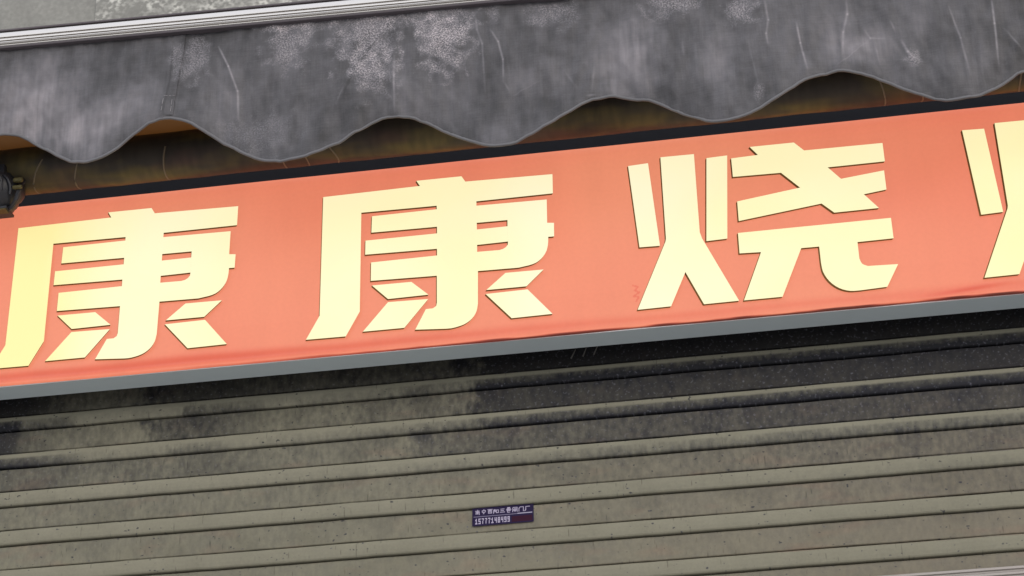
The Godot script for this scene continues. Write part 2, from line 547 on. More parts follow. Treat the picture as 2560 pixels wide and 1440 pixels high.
func sticker_material() -> StandardMaterial3D:
	var im := Image.create(512, 160, false, Image.FORMAT_RGB8)
	var ground := Color(0.020, 0.013, 0.047).linear_to_srgb()
	var ink := Color(0.42, 0.38, 0.50).linear_to_srgb()
	im.fill(ground)
	im.fill_rect(Rect2i(330, 98, 170, 50), Color(0.036, 0.009, 0.024).linear_to_srgb())
	# nine characters, each a few strokes on a ten by ten field
	var signs := ["1282 5054 2428 2484 8489 4565 3767 5558", "5051 2282 2224 8284 2575 5558 5848", "1191 2383 2328 2888 8388 4146 6166", "1232 0343 2209 2306 2346 5393 5358 9398 5888", "2282 2575 1898", "3041 7061 2282 1494 5026 4486 3676 3639 3979", "1219 2191 9199 3484 3437 7477 3777 5359", "1319 2223 3191 9199", "2191 2127 2709"]
	for k in signs.size():
		for s in signs[k].split(" "):
			var o := Vector2(22 + k * 52, 18)
			stroke(im, o + Vector2(s[0].to_int(), s[1].to_int()) * 4.6, o + Vector2(s[2].to_int(), s[3].to_int()) * 4.6, 3.0, ink)
	stroke(im, Vector2(14, 78), Vector2(496, 78), 3.0, Color(0.20, 0.18, 0.26).linear_to_srgb())
	stroke(im, Vector2(380, 76), Vector2(496, 76), 4.0, Color(0.36, 0.34, 0.44).linear_to_srgb())
	var digits := {"1": "010110010010111", "5": "111100111001111", "7": "111001010010010", "4": "101101111001001", "8": "111101111101111", "9": "111101111001111"}
	var number := "15777148499"
	for k in number.length():
		var bits: String = digits[number[k]]
		for b in 15:
			if bits[b] == "1":
				im.fill_rect(Rect2i(24 + k * 27 + (b % 3) * 6, 94 + (b / 3) * 10, 7, 10), ink)
	var m := StandardMaterial3D.new()
	m.albedo_texture = ImageTexture.create_from_image(im)
	m.roughness = 0.7
	m.metallic_specular = 0.25
	m.texture_repeat = false
	return m


# The awning's brown lining, stained in patches.
func rolled_cloth() -> StandardMaterial3D:
	var w := 768
	var h := 64
	var bytes := PackedByteArray()
	bytes.resize(w * h * 3)
	var broad := noise(73, 4.5, 3)
	var fine := noise(74, 1.0, 3)
	for j in h:
		for i in w:
			var x := -2.0 + 3.2 * i / w
			var y := 0.31 * j / h
			var n := broad.get_noise_2d(x, y * 3.0)
			var m := broad.get_noise_2d(x * 0.8 + 30.0, y * 2.0)
			var c := Vector3(0.036, 0.027, 0.018).lerp(Vector3(0.098, 0.072, 0.018), clampf(0.25 + 1.9 * n, 0.0, 1.0)).lerp(Vector3(0.075, 0.034, 0.024), clampf(1.6 * m - 0.1, 0.0, 1.0))
			c *= 0.80 + 0.35 * fine.get_noise_2d(x * 40.0, y * 12.0)
			var k := (j * w + i) * 3
			bytes[k] = byte(c.x)
			bytes[k + 1] = byte(c.y)
			bytes[k + 2] = byte(c.z)
	return printed(w, h, bytes, 0.65)


# Weather-stained facade board. Covers x -2.4 .. 1.6 in tiles of 1.6 m.
func facade_material() -> StandardMaterial3D:
	var w := 1024
	var h := 512
	var bytes := PackedByteArray()
	bytes.resize(w * h * 3)
	var broad := noise(41, 4.0, 3)
	var blot := noise(42, 14.0, 4)
	var fleck := noise(43, 70.0, 3)
	for j in h:
		var y := 4.5 - 0.5 * j / h
		for i in w:
			var x := -2.1 + 1.6 * i / w
			var side := 1.0 if x > -1.447 else 0.12
			var v := 0.27 + 0.06 * broad.get_noise_2d(x, y) + 0.03 * fleck.get_noise_2d(x, y)
			var a := clampf(0.60 + 1.2 * blot.get_noise_2d(x, y), 0.0, 1.0) * clampf(0.4 + 1.8 * fleck.get_noise_2d(x * 0.8, y * 0.8), 0.0, 1.0)
			v += 0.36 * a * side
			var k := (j * w + i) * 3
			bytes[k] = byte(v * 1.005)
			bytes[k + 1] = byte(v)
			bytes[k + 2] = byte(v * 0.93)
	return printed(w, h, bytes, 0.9)


func _ready() -> void:
	# ------------------------------------------------------------ camera, sky, light
	var camera := Camera3D.new()
	camera.name = "camera"
	add_child(camera)
	camera.position = Vector3(0, 1.55, 3.4)
	camera.rotation_order = EULER_ORDER_YXZ
	camera.rotation_degrees = Vector3(27.4565, 8.3658, -1.5282)
	camera.fov = 16.7183
	camera.near = 0.05
	camera.far = 400.0
	camera.current = true

	var env := Environment.new()
	env.background_mode = Environment.BG_SKY
	env.tonemap_mode = Environment.TONE_MAPPER_LINEAR
	env.tonemap_exposure = 1.9
	env.sdfgi_enabled = true
	env.ssao_enabled = true
	env.ssil_enabled = true
	var air := ProceduralSkyMaterial.new()
	air.sky_top_color = Color(0.84, 0.85, 0.88)
	air.sky_horizon_color = Color(0.90, 0.90, 0.90)
	air.sky_curve = 0.2
	air.ground_bottom_color = Color(0.45, 0.44, 0.42)
	air.ground_horizon_color = Color(0.75, 0.75, 0.74)
	air.sun_angle_max = 0.0
	var sky := Sky.new()
	sky.sky_material = air
	env.sky = sky
	var world := WorldEnvironment.new()
	world.name = "world"
	world.environment = env
	add_child(world)

	var sun := DirectionalLight3D.new()
	sun.name = "sun"
	sun.light_energy = 0.17
	sun.light_color = Color(1.0, 0.96, 0.90)
	sun.light_angular_distance = 18.0
	sun.shadow_enabled = true
	add_child(sun)
	sun.look_at_from_position(Vector3(2.2, 1.3, 3.0), Vector3.ZERO)

	# ------------------------------------------------------------ the setting
	var st := start()
	sheet(st, 8, 8, func(u, v): return Vector3(lerpf(-180, 180, u), -0.12, lerpf(180, -180, v)), func(p): return Vector2(p.x, p.z), Vector3.UP)
	var ground := put("ground", st, paint(Color(0.22, 0.21, 0.20), 0.95), self)
	ground.set_meta("kind", "structure")
	st = start()
	box(st, Vector3(-30, -0.115, -0.4), Vector3(30, 0.0, 4.6))
	var pavement := put("pavement", st, paint(Color(0.42, 0.41, 0.39), 0.9), self)
	pavement.set_meta("kind", "structure")
	st = start()
	box(st, Vector3(-30, -0.119, 4.605), Vector3(30, -0.112, 13.0))
	var road := put("road", st, paint(Color(0.10, 0.10, 0.10), 0.9), self)
	road.set_meta("kind", "structure")

	wall()
	shutter()
	shop_sign()
	awning()
	sticker()


func wall() -> void:
	var t := thing("shop_wall", "weathered grey shop wall with pale blotches, seen above the silver awning bar", "wall")
	var m := facade_material()
	m.uv1_scale = Vector3(1.0, 1.0, 1.0)
	var uv := func(p: Vector3) -> Vector2: return Vector2((p.x + 2.1) / 1.6, (4.5 - p.y) / 0.5)
	var edges := [-3.4, -2.42, -1.4468, -0.40, 0.62, 1.66, 2.6]
	for k in edges.size() - 1:
		var a: float = edges[k] + 0.0006
		var b: float = edges[k + 1] - 0.0006
		var st := start()
		var z := -0.066 - (0.004 if k % 2 else 0.0)
		var prof := [Vector2(z - 0.02, 3.80), Vector2(z, 3.803), Vector2(z, 5.197), Vector2(z - 0.02, 5.2)]
		extrude(st, prof, a, b, 4, uv, func(_x): return Vector3.ZERO, Vector2(z - 0.02, 4.5))
		for x in [a, b]:
			var n := Vector3.LEFT if x == a else Vector3.RIGHT
			quad(st, Vector3(x, 3.8, z - 0.02), Vector3(x, 3.803, z), Vector3(x, 5.197, z), Vector3(x, 5.2, z - 0.02), n, Vector2(0, 0), Vector2(0, 0.1), Vector2(0.1, 0.1), Vector2(0.1, 0))
		put("wall_panel", st, m, t)
	var dark := paint(Color(0.017, 0.018, 0.024), 0.9)  # shade of the gap under the roll, put into the wall colour
	var st := start()
	box(st, Vector3(-3.4, 3.26, -0.36), Vector3(2.6, 3.797, -0.067))
	put("lintel", st, dark, t)
	var plain := paint(Color(0.24, 0.24, 0.22), 0.9)
	st = start()
	box(st, Vector3(-3.4, 3.80, -0.40), Vector3(2.6, 6.4, -0.094))
	put("backing", st, plain, t)
	for s in [[-3.4, X0 - 0.02], [X1 + 0.02, 2.6]]:
		st = start()
		box(st, Vector3(s[0], 0.0, -0.36), Vector3(s[1], 3.258, -0.067))
		put("pillar", st, plain, t)


func shutter() -> void:
	var t := thing("roller_shutter", "sooty olive grey steel roller shutter of ribbed slats, closed under the red sign", "roller shutter")
	var m := shutter_material()
	var wob := noise(51, 1.6, 3)
	var z := SHUTTER_Z
	var uv := func(p: Vector3) -> Vector2:
		var y := p.y
		if y < 2.62:
			y = 2.70 + fposmod(y - 2.6185, 0.0835 * 2.0)
		return Vector2((p.x + 1.9) / 3.0, (3.3 - y) / 0.7)
	var top := 3.2045
	for n in range(-1, 38):
		var y := top - 0.0835 * n
		if n >= 6 and n <= 6:
			continue
		if y < 0.09:
			break
		# from the groove under the slat above, over the rib, to the foot of the flat
		var prof := [Vector2(z - 0.009, y + 0.0030), Vector2(z - 0.003, y + 0.0024), Vector2(z + 0.0052, y + 0.0012), Vector2(z + 0.0072, y + 0.0002), Vector2(z + 0.0082, y - 0.0022), Vector2(z + 0.0088, y - 0.0080), Vector2(z + 0.0086, y - 0.0180), Vector2(z + 0.0078, y - 0.0250), Vector2(z + 0.0066, y - 0.0275), Vector2(z + 0.0052, y - 0.0286), Vector2(z - 0.0050, y - 0.0290), Vector2(z - 0.0050, y - 0.0316), Vector2(z + 0.0010, y - 0.0320), Vector2(z + 0.0022, y - 0.0334), Vector2(z + 0.0026, y - 0.0400), Vector2(z + 0.0022, y - 0.0580), Vector2(z + 0.0014, y - 0.0770), Vector2(z + 0.0004, y - 0.0786), Vector2(z - 0.009, y - 0.0790)]
		var st := start()
		extrude(st, prof, X0, X1, 130 if n < 6 else 10, uv, func(x): return Vector3(0, 0.0013 * wob.get_noise_2d(x, n * 3.7) + 0.0006 * wob.get_noise_2d(x * 14.0, n * 3.7), 0.0020 * wob.get_noise_2d(x * 0.9, n * 5.1 + 40.0) + 0.0008 * wob.get_noise_2d(x * 6.0, n * 5.1 + 80.0)), Vector2(z - 0.05, y - 0.04))
		put("slat", st, m, t)
	# the aluminium lock rail below the slats in view
	var metal := paint(Color(0.36, 0.33, 0.31), 0.5, 0.35)
	var rail := start()
	var y0 := 2.727
	var pr := [Vector2(z - 0.012, y0)]
	for k in 10:
		pr.append_array([Vector2(z + 0.010, y0 - 0.0005 - 0.0105 * k), Vector2(z + 0.0125, y0 - 0.002 - 0.0105 * k), Vector2(z + 0.0125, y0 - 0.006 - 0.0105 * k), Vector2(z + 0.009, y0 - 0.0072 - 0.0105 * k), Vector2(z + 0.009, y0 - 0.0100 - 0.0105 * k)])
	pr.append(Vector2(z - 0.012, y0 - 0.1075))
	extrude(rail, pr, X0, X1, 4, func(_p): return Vector2.ZERO, func(_x): return Vector3.ZERO, Vector2(z - 0.03, y0 - 0.055))
	put("lock_rail", rail, metal, t)
	for x in [X0 - 0.035, X1 - 0.015]:
		var st := start()
		box(st, Vector3(x, 0.0, z - 0.03), Vector3(x + 0.05, 3.258, z + 0.03))
		put("guide_rail", st, metal, t)
	# a pale scrape of old chalk across the first slat joint
	var chalk := paint(Color(0.16, 0.15, 0.14), 0.95)
	var marks := start()
	for s in [[-0.402, 3.226, -0.392, 3.245], [-0.378, 3.228, -0.370, 3.247], [-0.356, 3.230, -0.344, 3.256]]:
		var a := Vector2(s[0], s[1])
		var b := Vector2(s[2], s[3])
		var d := (b - a).normalized().orthogonal() * 0.0016
		quad(marks, Vector3(a.x - d.x, a.y - d.y, z + 0.0034), Vector3(a.x + d.x, a.y + d.y, z + 0.0034), Vector3(b.x + d.x * 0.5, b.y + d.y * 0.5, z + 0.0038), Vector3(b.x - d.x * 0.5, b.y - d.y * 0.5, z + 0.0038), Vector3.BACK)
	put("chalk_scrape", marks, chalk, t)


func shop_sign() -> void:
	var t := thing("shop_sign", "long red shop sign with cream raised Chinese lettering, between awning and shutter", "sign")
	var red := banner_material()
	var wrinkle := noise(61, 2.0, 3)
	var bottom := 3.2245
	var uv := func(p: Vector3) -> Vector2: return Vector2((p.x + 2.0) / 3.1, (3.66 - p.y) / 0.46)
	var depth := func(x: float, d: float) -> float:
		# d is the height over the lower edge: the film rolls under, with a slack crease just above
		var slack := 0.0045 * (0.35 + 0.65 * smoothstep(0.4, -1.2, x) + 0.35 * wrinkle.get_noise_2d(x * 0.8, 0.0))
		var at := 0.0135 + 0.004 * wrinkle.get_noise_2d(x, 9.0)
		var z := -slack * exp(-pow((d - at) / 0.0085, 2.0))
		z -= 0.005 * pow(clampf(1.0 - d / 0.004, 0.0, 1.0), 2.0)
		# two slack folds towards the right-hand end
		var fold := d - (0.018 + 0.10 * (x - 0.36))
		z += 0.0022 * exp(-pow(fold / 0.006, 2.0)) * exp(-pow((x - 0.37) / 0.09, 2.0))
		z += 0.0018 * exp(-pow((d - 0.004) / 0.004, 2.0)) * exp(-pow((x - 0.36) / 0.06, 2.0))
		z += 0.0010 * wrinkle.get_noise_2d(x * 0.9, d * 3.0) * clampf(d * 12.0, 0.0, 1.0)
		return z
	var st := start(true)
	var rows := [0.0, 0.001, 0.002, 0.004, 0.006, 0.008, 0.010, 0.012, 0.014, 0.016, 0.019, 0.022, 0.025, 0.029, 0.034, 0.042, 0.055, 0.08, 0.12, 0.17, 0.22, 0.27, 0.32, 0.37, 0.40, 0.4155, 0.418]
	var at := func(u: float, v: float) -> Vector3:
		var x := lerpf(-2.1, 1.25, u)
		var d: float = rows[int(round(v * (rows.size() - 1)))]
		var z: float = depth.call(x, d)
		if d > 0.416:
			z -= 0.004
		return Vector3(x, bottom + d + 0.0012 * wrinkle.get_noise_2d(x * 1.3, 3.0) * (1.0 if d < 0.003 else 0.0), z)
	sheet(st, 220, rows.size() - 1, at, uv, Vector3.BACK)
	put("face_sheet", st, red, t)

	var grey := paint(Color(0.56, 0.635, 0.675), 0.6)
	st = start()
	box(st, Vector3(-2.1, bottom - 0.0012, -0.0655), Vector3(1.25, bottom + 0.02, -0.0065))
	put("bottom_rail", st, grey, t)
	st = start()
	box(st, Vector3(-2.08, bottom + 0.0202, -0.0652), Vector3(1.23, bottom + 0.3978, -0.0622))
	put("back_panel", st, grey, t)
	st = start()
	box(st, Vector3(-2.1, bottom + 0.398, -0.0655), Vector3(1.25, bottom + 0.4165, -0.0085))
	put("top_rail", st, grey, t)
	for x in [-2.1, 1.232]:
		st = start()
		box(st, Vector3(x, bottom + 0.0202, -0.0655), Vector3(x + 0.018, bottom + 0.3978, -0.0085))
		put("end_rail", st, grey, t)

	var added_light := AreaLight3D.new()  # light added in front of the face to go with the added glow
	added_light.name = "added_sign_light"
	added_light.area_size = Vector2(3.3, 0.40)
	added_light.light_color = Color(1.0, 0.62, 0.45)
	added_light.light_energy = 0.02
	added_light.area_range = 12.0
	added_light.area_attenuation = 2.0
	added_light.shadow_enabled = true
	added_light.position = Vector3(-0.425, 3.434, 0.012)
	added_light.rotation.y = PI
	t.add_child(added_light)

	var cream := letter_material()
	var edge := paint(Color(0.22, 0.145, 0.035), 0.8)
	var kang: Array = [Vector2(-0.8863, 3.5837), Vector2(-0.6836, 3.5868), Vector2(-0.6910, 3.5998), Vector2(-0.5972, 3.5996), Vector2(-0.5893, 3.5861), Vector2(-0.4101, 3.5828), Vector2(-0.4107, 3.5380), Vector2(-0.5672, 3.5372), Vector2(-0.5673, 3.5270), Vector2(-0.4237, 3.5251), Vector2(-0.4245, 3.4713), Vector2(-0.4108, 3.4698), Vector2(-0.4115, 3.4389), Vector2(-0.4234, 3.4392), Vector2(-0.4236, 3.4333), Vector2(-0.4239, 3.4274), Vector2(-0.4246, 3.4216), Vector2(-0.4256, 3.4160), Vector2(-0.4270, 3.4105), Vector2(-0.4291, 3.4053), Vector2(-0.4321, 3.4001), Vector2(-0.4357, 3.3951), Vector2(-0.4399, 3.3906), Vector2(-0.4443, 3.3869), Vector2(-0.4493, 3.3838), Vector2(-0.4558, 3.3812), Vector2(-0.4644, 3.3792), Vector2(-0.4745, 3.3777), Vector2(-0.4846, 3.3762), Vector2(-0.5665, 3.3773), Vector2(-0.5677, 3.3046), Vector2(-0.5686, 3.2989), Vector2(-0.5695, 3.2932), Vector2(-0.5710, 3.2878), Vector2(-0.5733, 3.2826), Vector2(-0.5763, 3.2778), Vector2(-0.5799, 3.2733), Vector2(-0.5844, 3.2692), Vector2(-0.5897, 3.2654), Vector2(-0.5956, 3.2623), Vector2(-0.6026, 3.2598), Vector2(-0.6103, 3.2579), Vector2(-0.6174, 3.2566), Vector2(-0.6230, 3.2561), Vector2(-0.6280, 3.2561), Vector2(-0.6329, 3.2562), Vector2(-0.6936, 3.2603), Vector2(-0.6722, 3.3034), Vector2(-0.6581, 3.3036), Vector2(-0.6515, 3.3081), Vector2(-0.6499, 3.3149), Vector2(-0.6496, 3.3757), Vector2(-0.7842, 3.3784), Vector2(-0.7840, 3.4201), Vector2(-0.6490, 3.4214), Vector2(-0.6489, 3.4367), Vector2(-0.7964, 3.4393), Vector2(-0.7961, 3.4715), Vector2(-0.6487, 3.4720), Vector2(-0.6486, 3.4874), Vector2(-0.7840, 3.4888), Vector2(-0.7831, 3.5268), Vector2(-0.6490, 3.5280), Vector2(-0.6489, 3.5363), Vector2(-0.8056, 3.5377), Vector2(-0.8060, 3.3120), Vector2(-0.8337, 3.2597), Vector2(-0.9145, 3.2603), Vector2(-0.8878, 3.3110)]
	var hole_a: Array = [Vector2(-0.5673, 3.4873), Vector2(-0.5045, 3.4867), Vector2(-0.5048, 3.4724), Vector2(-0.5672, 3.4719)]
	var hole_b: Array = [Vector2(-0.5675, 3.4366), Vector2(-0.5044, 3.4375), Vector2(-0.5052, 3.4305), Vector2(-0.5072, 3.4279), Vector2(-0.5091, 3.4252), Vector2(-0.5116, 3.4231), Vector2(-0.5150, 3.4217), Vector2(-0.5188, 3.4209), Vector2(-0.5227, 3.4200), Vector2(-0.5674, 3.4207)]
	var kang_strokes: Array = [[Vector2(-0.5518, 3.3243), Vector2(-0.4682, 3.3259), Vector2(-0.4204, 3.2671), Vector2(-0.5012, 3.2659)],
		[Vector2(-0.5504, 3.3331), Vector2(-0.5113, 3.3672), Vector2(-0.4350, 3.3667), Vector2(-0.4702, 3.3330)],
		[Vector2(-0.7816, 3.3676), Vector2(-0.7014, 3.3672), Vector2(-0.6668, 3.3350), Vector2(-0.7487, 3.3338)],
		[Vector2(-0.7487, 3.3268), Vector2(-0.6674, 3.3253), Vector2(-0.7154, 3.2666), Vector2(-0.7992, 3.2665)]]
	for k in 2:
		var dx := -0.6566 if k else 0.0
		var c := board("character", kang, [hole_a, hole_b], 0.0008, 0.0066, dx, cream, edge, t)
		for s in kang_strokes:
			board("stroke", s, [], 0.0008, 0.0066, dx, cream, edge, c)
	var shao: Array = [Vector2(-0.1899, 3.5964), Vector2(-0.1225, 3.5958), Vector2(-0.1229, 3.4164), Vector2(-0.1192, 3.4016), Vector2(-0.0578, 3.2582), Vector2(-0.1253, 3.2576), Vector2(-0.1566, 3.3313), Vector2(-0.1890, 3.2597), Vector2(-0.2540, 3.2588), Vector2(-0.1912, 3.4031), Vector2(-0.1899, 3.4094)]
	var shao_strokes: Array = [[Vector2(-0.2560, 3.5836), Vector2(-0.2157, 3.5856), Vector2(-0.2027, 3.3947), Vector2(-0.2430, 3.3956)],
		[Vector2(-0.0981, 3.5835), Vector2(-0.0566, 3.5849), Vector2(-0.0702, 3.3962), Vector2(-0.1112, 3.3950)],
		[Vector2(-0.0492, 3.5770), Vector2(0.0043, 3.5788), Vector2(-0.0106, 3.5992), Vector2(0.0773, 3.5990), Vector2(0.0959, 3.5782), Vector2(0.2500, 3.5771), Vector2(0.2500, 3.5347), Vector2(0.1382, 3.5341), Vector2(0.1615, 3.5050), Vector2(0.2462, 3.5144), Vector2(0.2461, 3.4709), Vector2(0.2017, 3.4652), Vector2(0.2273, 3.4314), Vector2(0.1411, 3.4308), Vector2(0.1186, 3.4538), Vector2(-0.0450, 3.4328), Vector2(-0.0447, 3.4772), Vector2(0.0804, 3.4944), Vector2(0.0462, 3.5324), Vector2(-0.0489, 3.5340)],
		[Vector2(-0.0486, 3.4063), Vector2(0.2476, 3.4070), Vector2(0.2477, 3.3618), Vector2(0.1785, 3.3610), Vector2(0.1784, 3.3249), Vector2(0.1796, 3.3207), Vector2(0.1808, 3.3165), Vector2(0.1826, 3.3130), Vector2(0.1855, 3.3106), Vector2(0.1891, 3.3088), Vector2(0.1926, 3.3070), Vector2(0.2498, 3.3050), Vector2(0.2244, 3.2588), Vector2(0.1752, 3.2565), Vector2(0.1682, 3.2565), Vector2(0.1611, 3.2565), Vector2(0.1542, 3.2573), Vector2(0.1472, 3.2592), Vector2(0.1403, 3.2620), Vector2(0.1339, 3.2656), Vector2(0.1278, 3.2703), Vector2(0.1222, 3.2758), Vector2(0.1173, 3.2819), Vector2(0.1132, 3.2886), Vector2(0.1098, 3.2958), Vector2(0.1072, 3.3030), Vector2(0.1059, 3.3101), Vector2(0.1054, 3.3171), Vector2(0.1050, 3.3242), Vector2(0.1049, 3.3592), Vector2(0.0703, 3.3595), Vector2(0.0255, 3.2581), Vector2(-0.0484, 3.2579), Vector2(-0.0074, 3.3592), Vector2(-0.0490, 3.3609)]]
	var kao_strokes: Array = [[Vector2(0.4064, 3.5876), Vector2(0.4488, 3.5861), Vector2(0.4598, 3.3964), Vector2(0.4181, 3.3948)]]
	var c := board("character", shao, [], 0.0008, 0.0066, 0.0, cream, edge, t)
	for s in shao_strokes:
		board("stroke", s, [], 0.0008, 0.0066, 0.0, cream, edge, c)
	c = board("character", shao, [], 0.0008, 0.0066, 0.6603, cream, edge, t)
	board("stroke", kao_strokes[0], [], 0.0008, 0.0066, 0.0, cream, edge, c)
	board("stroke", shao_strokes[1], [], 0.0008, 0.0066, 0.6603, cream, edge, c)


func awning() -> void:
	var t := thing("awning", "folded dark grey awning with wavy hem and silver bar, above the red sign", "awning")
	var cloth := cloth_material()
	var flutter := noise(71, 1.7, 2)
	var uv := func(p: Vector3) -> Vector2: return Vector2((p.x + 2.0) / 3.0, (3.95 - p.y) / 0.5)
	# the wavy hem, point by point
	var hem: Array = [Vector2(-1.507, 3.686), Vector2(-1.487, 3.684), Vector2(-1.463, 3.676), Vector2(-1.439, 3.659), Vector2(-1.404, 3.634), Vector2(-1.369, 3.610), Vector2(-1.345, 3.598), Vector2(-1.322, 3.592), Vector2(-1.296, 3.590), Vector2(-1.271, 3.598), Vector2(-1.247, 3.615), Vector2(-1.222, 3.634), Vector2(-1.197, 3.649), Vector2(-1.175, 3.660), Vector2(-1.156, 3.663), Vector2(-1.140, 3.662), Vector2(-1.120, 3.656), Vector2(-1.097, 3.643), Vector2(-1.064, 3.620), Vector2(-1.031, 3.598), Vector2(-0.999, 3.577), Vector2(-0.967, 3.560), Vector2(-0.938, 3.550), Vector2(-0.910, 3.545), Vector2(-0.888, 3.546), Vector2(-0.857, 3.552), Vector2(-0.826, 3.567), Vector2(-0.799, 3.576), Vector2(-0.769, 3.595), Vector2(-0.738, 3.613), Vector2(-0.710, 3.623), Vector2(-0.688, 3.625), Vector2(-0.663, 3.620), Vector2(-0.635, 3.609), Vector2(-0.601, 3.587), Vector2(-0.568, 3.565), Vector2(-0.534, 3.546), Vector2(-0.507, 3.531), Vector2(-0.483, 3.525), Vector2(-0.459, 3.527), Vector2(-0.431, 3.537), Vector2(-0.401, 3.552), Vector2(-0.370, 3.571), Vector2(-0.339, 3.590), Vector2(-0.308, 3.608), Vector2(-0.277, 3.616), Vector2(-0.247, 3.616), Vector2(-0.218, 3.609), Vector2(-0.188, 3.598), Vector2(-0.159, 3.580), Vector2(-0.135, 3.563), Vector2(-0.112, 3.548), Vector2(-0.090, 3.533), Vector2(-0.069, 3.525), Vector2(-0.052, 3.522), Vector2(-0.031, 3.523), Vector2(-0.007, 3.530), Vector2(0.023, 3.545), Vector2(0.054, 3.563), Vector2(0.085, 3.585), Vector2(0.113, 3.602), Vector2(0.141, 3.612), Vector2(0.164, 3.615), Vector2(0.185, 3.614), Vector2(0.208, 3.608), Vector2(0.230, 3.599), Vector2(0.260, 3.582), Vector2(0.290, 3.562), Vector2(0.319, 3.545), Vector2(0.346, 3.533), Vector2(0.369, 3.527), Vector2(0.394, 3.526), Vector2(0.421, 3.532), Vector2(0.451, 3.545), Vector2(0.482, 3.562), Vector2(0.510, 3.580)]
	var low := func(x: float) -> float:
		var first: Vector2 = hem[0]
		var final: Vector2 = hem[hem.size() - 1]
		if x <= first.x:
			return first.y + 0.018 * (cos((x - first.x - 0.03) * TAU / 0.38) - cos(-0.03 * TAU / 0.38))
		if x >= final.x:
			var e := x - final.x
			return final.y + 0.035 * (sin(e * TAU / 0.40 - 0.2) + 0.199)
		var k := 0
		while k < hem.size() - 2 and hem[k + 1].x < x:
			k += 1
		var a: Vector2 = hem[k]
		var b: Vector2 = hem[k + 1]
		var p: Vector2 = hem[maxi(k - 1, 0)]
		var q: Vector2 = hem[mini(k + 2, hem.size() - 1)]
		return Vector2(a).cubic_interpolate_in_time(b, p, q, (x - a.x) / (b.x - a.x), b.x - a.x, p.x - a.x, q.x - a.x).y
	var bar := func(x: float) -> float: return 3.8905 - 0.0244 * (x + 1.5148)
	var wave := func(x: float, v: float) -> float:
		var f := 0.009 * sin(x * 15.6 + 2.1) * v + 0.016 * flutter.get_noise_2d(x * 1.5, v * 0.35) * (0.3 + v)
		f += 0.0050 * flutter.get_noise_2d(x * 8.0, v * 1.0) * (0.25 + v) + 0.0022 * flutter.get_noise_2d(x * 24.0, v * 4.0)
		return f
	var creases: Array = rubbed_lines()
	var relief := func(p: Vector2) -> float:
		var z := 0.0
		for l in creases:
			var path: Array = l[0]
			for k in path.size() - 1:
				var a: Vector2 = path[k]
				var b: Vector2 = path[k + 1]
				if p.x < minf(a.x, b.x) - 0.02 or p.x > maxf(a.x, b.x) + 0.02 or p.y < minf(a.y, b.y) - 0.02 or p.y > maxf(a.y, b.y) + 0.02:
					continue
				var d := p.distance_to(Geometry2D.get_closest_point_to_segment(p, a, b))
				z = maxf(z, 0.0032 * absf(l[1]) * exp(-pow(d / 0.0065, 2.0)))
		return z
	var at := func(u: float, v: float) -> Vector3:
		var x := lerpf(-2.05, 1.15, u)
		var y := lerpf(bar.call(x) - 0.002, low.call(x) + 0.0016 * flutter.get_noise_2d(x * 14.0, 70.0), v)
		return Vector3(x, y, VALANCE_Z + wave.call(x, v) + relief.call(Vector2(x, y)))
	var st := start(true)
	sheet(st, 560, 36, at, uv, Vector3.BACK)
	put("valance", st, cloth, t)
	# hem binding folded over the wavy edge
	var tape := paint(Color(0.125, 0.123, 0.132), 0.55)
	st = start(true)
	for k in 300:
		var rows := []
		for e in 2:
			var u := float(k + e) / 300.0
			var p: Vector3 = at.call(u, 1.0)
			var q: Vector3 = at.call(minf(u + 0.002, 1.0), 1.0)
			var r: Vector3 = at.call(maxf(u - 0.002, 0.0), 1.0)
			var d := q - r
			var up := Vector3(-d.y, d.x, 0).normalized()
			rows.append([p + up * 0.0056 + Vector3(0, 0, -0.0004), p + up * 0.0046 + Vector3(0, 0, 0.0012), p + up * 0.0014 + Vector3(0, 0, 0.0020), p - up * 0.0008 + Vector3(0, 0, 0.0009), p - up * 0.0008 - Vector3(0, 0, 0.0012), p + up * 0.0050 - Vector3(0, 0, 0.002)])
		for j in 5:
			var h := Vector3(0, -0.3 if j in [2, 3] else 0.1, 1.0 if j < 3 else -1.0)
			if j == 3:
				h = Vector3.DOWN
			quad(st, rows[0][j], rows[1][j], rows[1][j + 1], rows[0][j + 1], h)
	put("hem_binding", st, tape, t)
	# overlapped seam where two lengths of cloth are sewn together
	st = start(true)
	var lap := func(u: float, v: float) -> Vector3:
		var y := lerpf(bar.call(-1.14) - 0.008, 3.672, v)
		var x := lerpf(-1.1545, -1.128, u) - 0.011 * v
		var v2 := clampf((bar.call(x) - 0.002 - y) / (bar.call(x) - 0.002 - low.call(x)), 0.0, 1.0)
		return Vector3(x, y, VALANCE_Z + wave.call(x, v2) + 0.0016)
	sheet(st, 4, 20, lap, uv, Vector3.BACK)
	var seam := put("seam", st, cloth, t)
	var thread := paint(Color(0.36, 0.34, 0.36), 0.8)
	st = start()
	for s in [[0.12, 0.80, 0.12, 0.87], [0.12, 0.90, 0.12, 0.95], [0.80, 0.82, 0.80, 0.88], [0.80, 0.90, 0.80, 0.96], [0.1, 0.76, 0.4, 0.765], [0.5, 0.77, 0.98, 0.765]]:
		tube(st, [lap.call(s[0], s[1]) + Vector3(0, 0, 0.0006), lap.call(s[2], s[3]) + Vector3(0, 0, 0.0006)], 0.0004, 5)
	put("stitch", st, thread, seam)

	# the front bar, a drawn aluminium profile
	var metal := paint(Color(0.60, 0.575, 0.55), 0.24, 0.95)
	st = start()
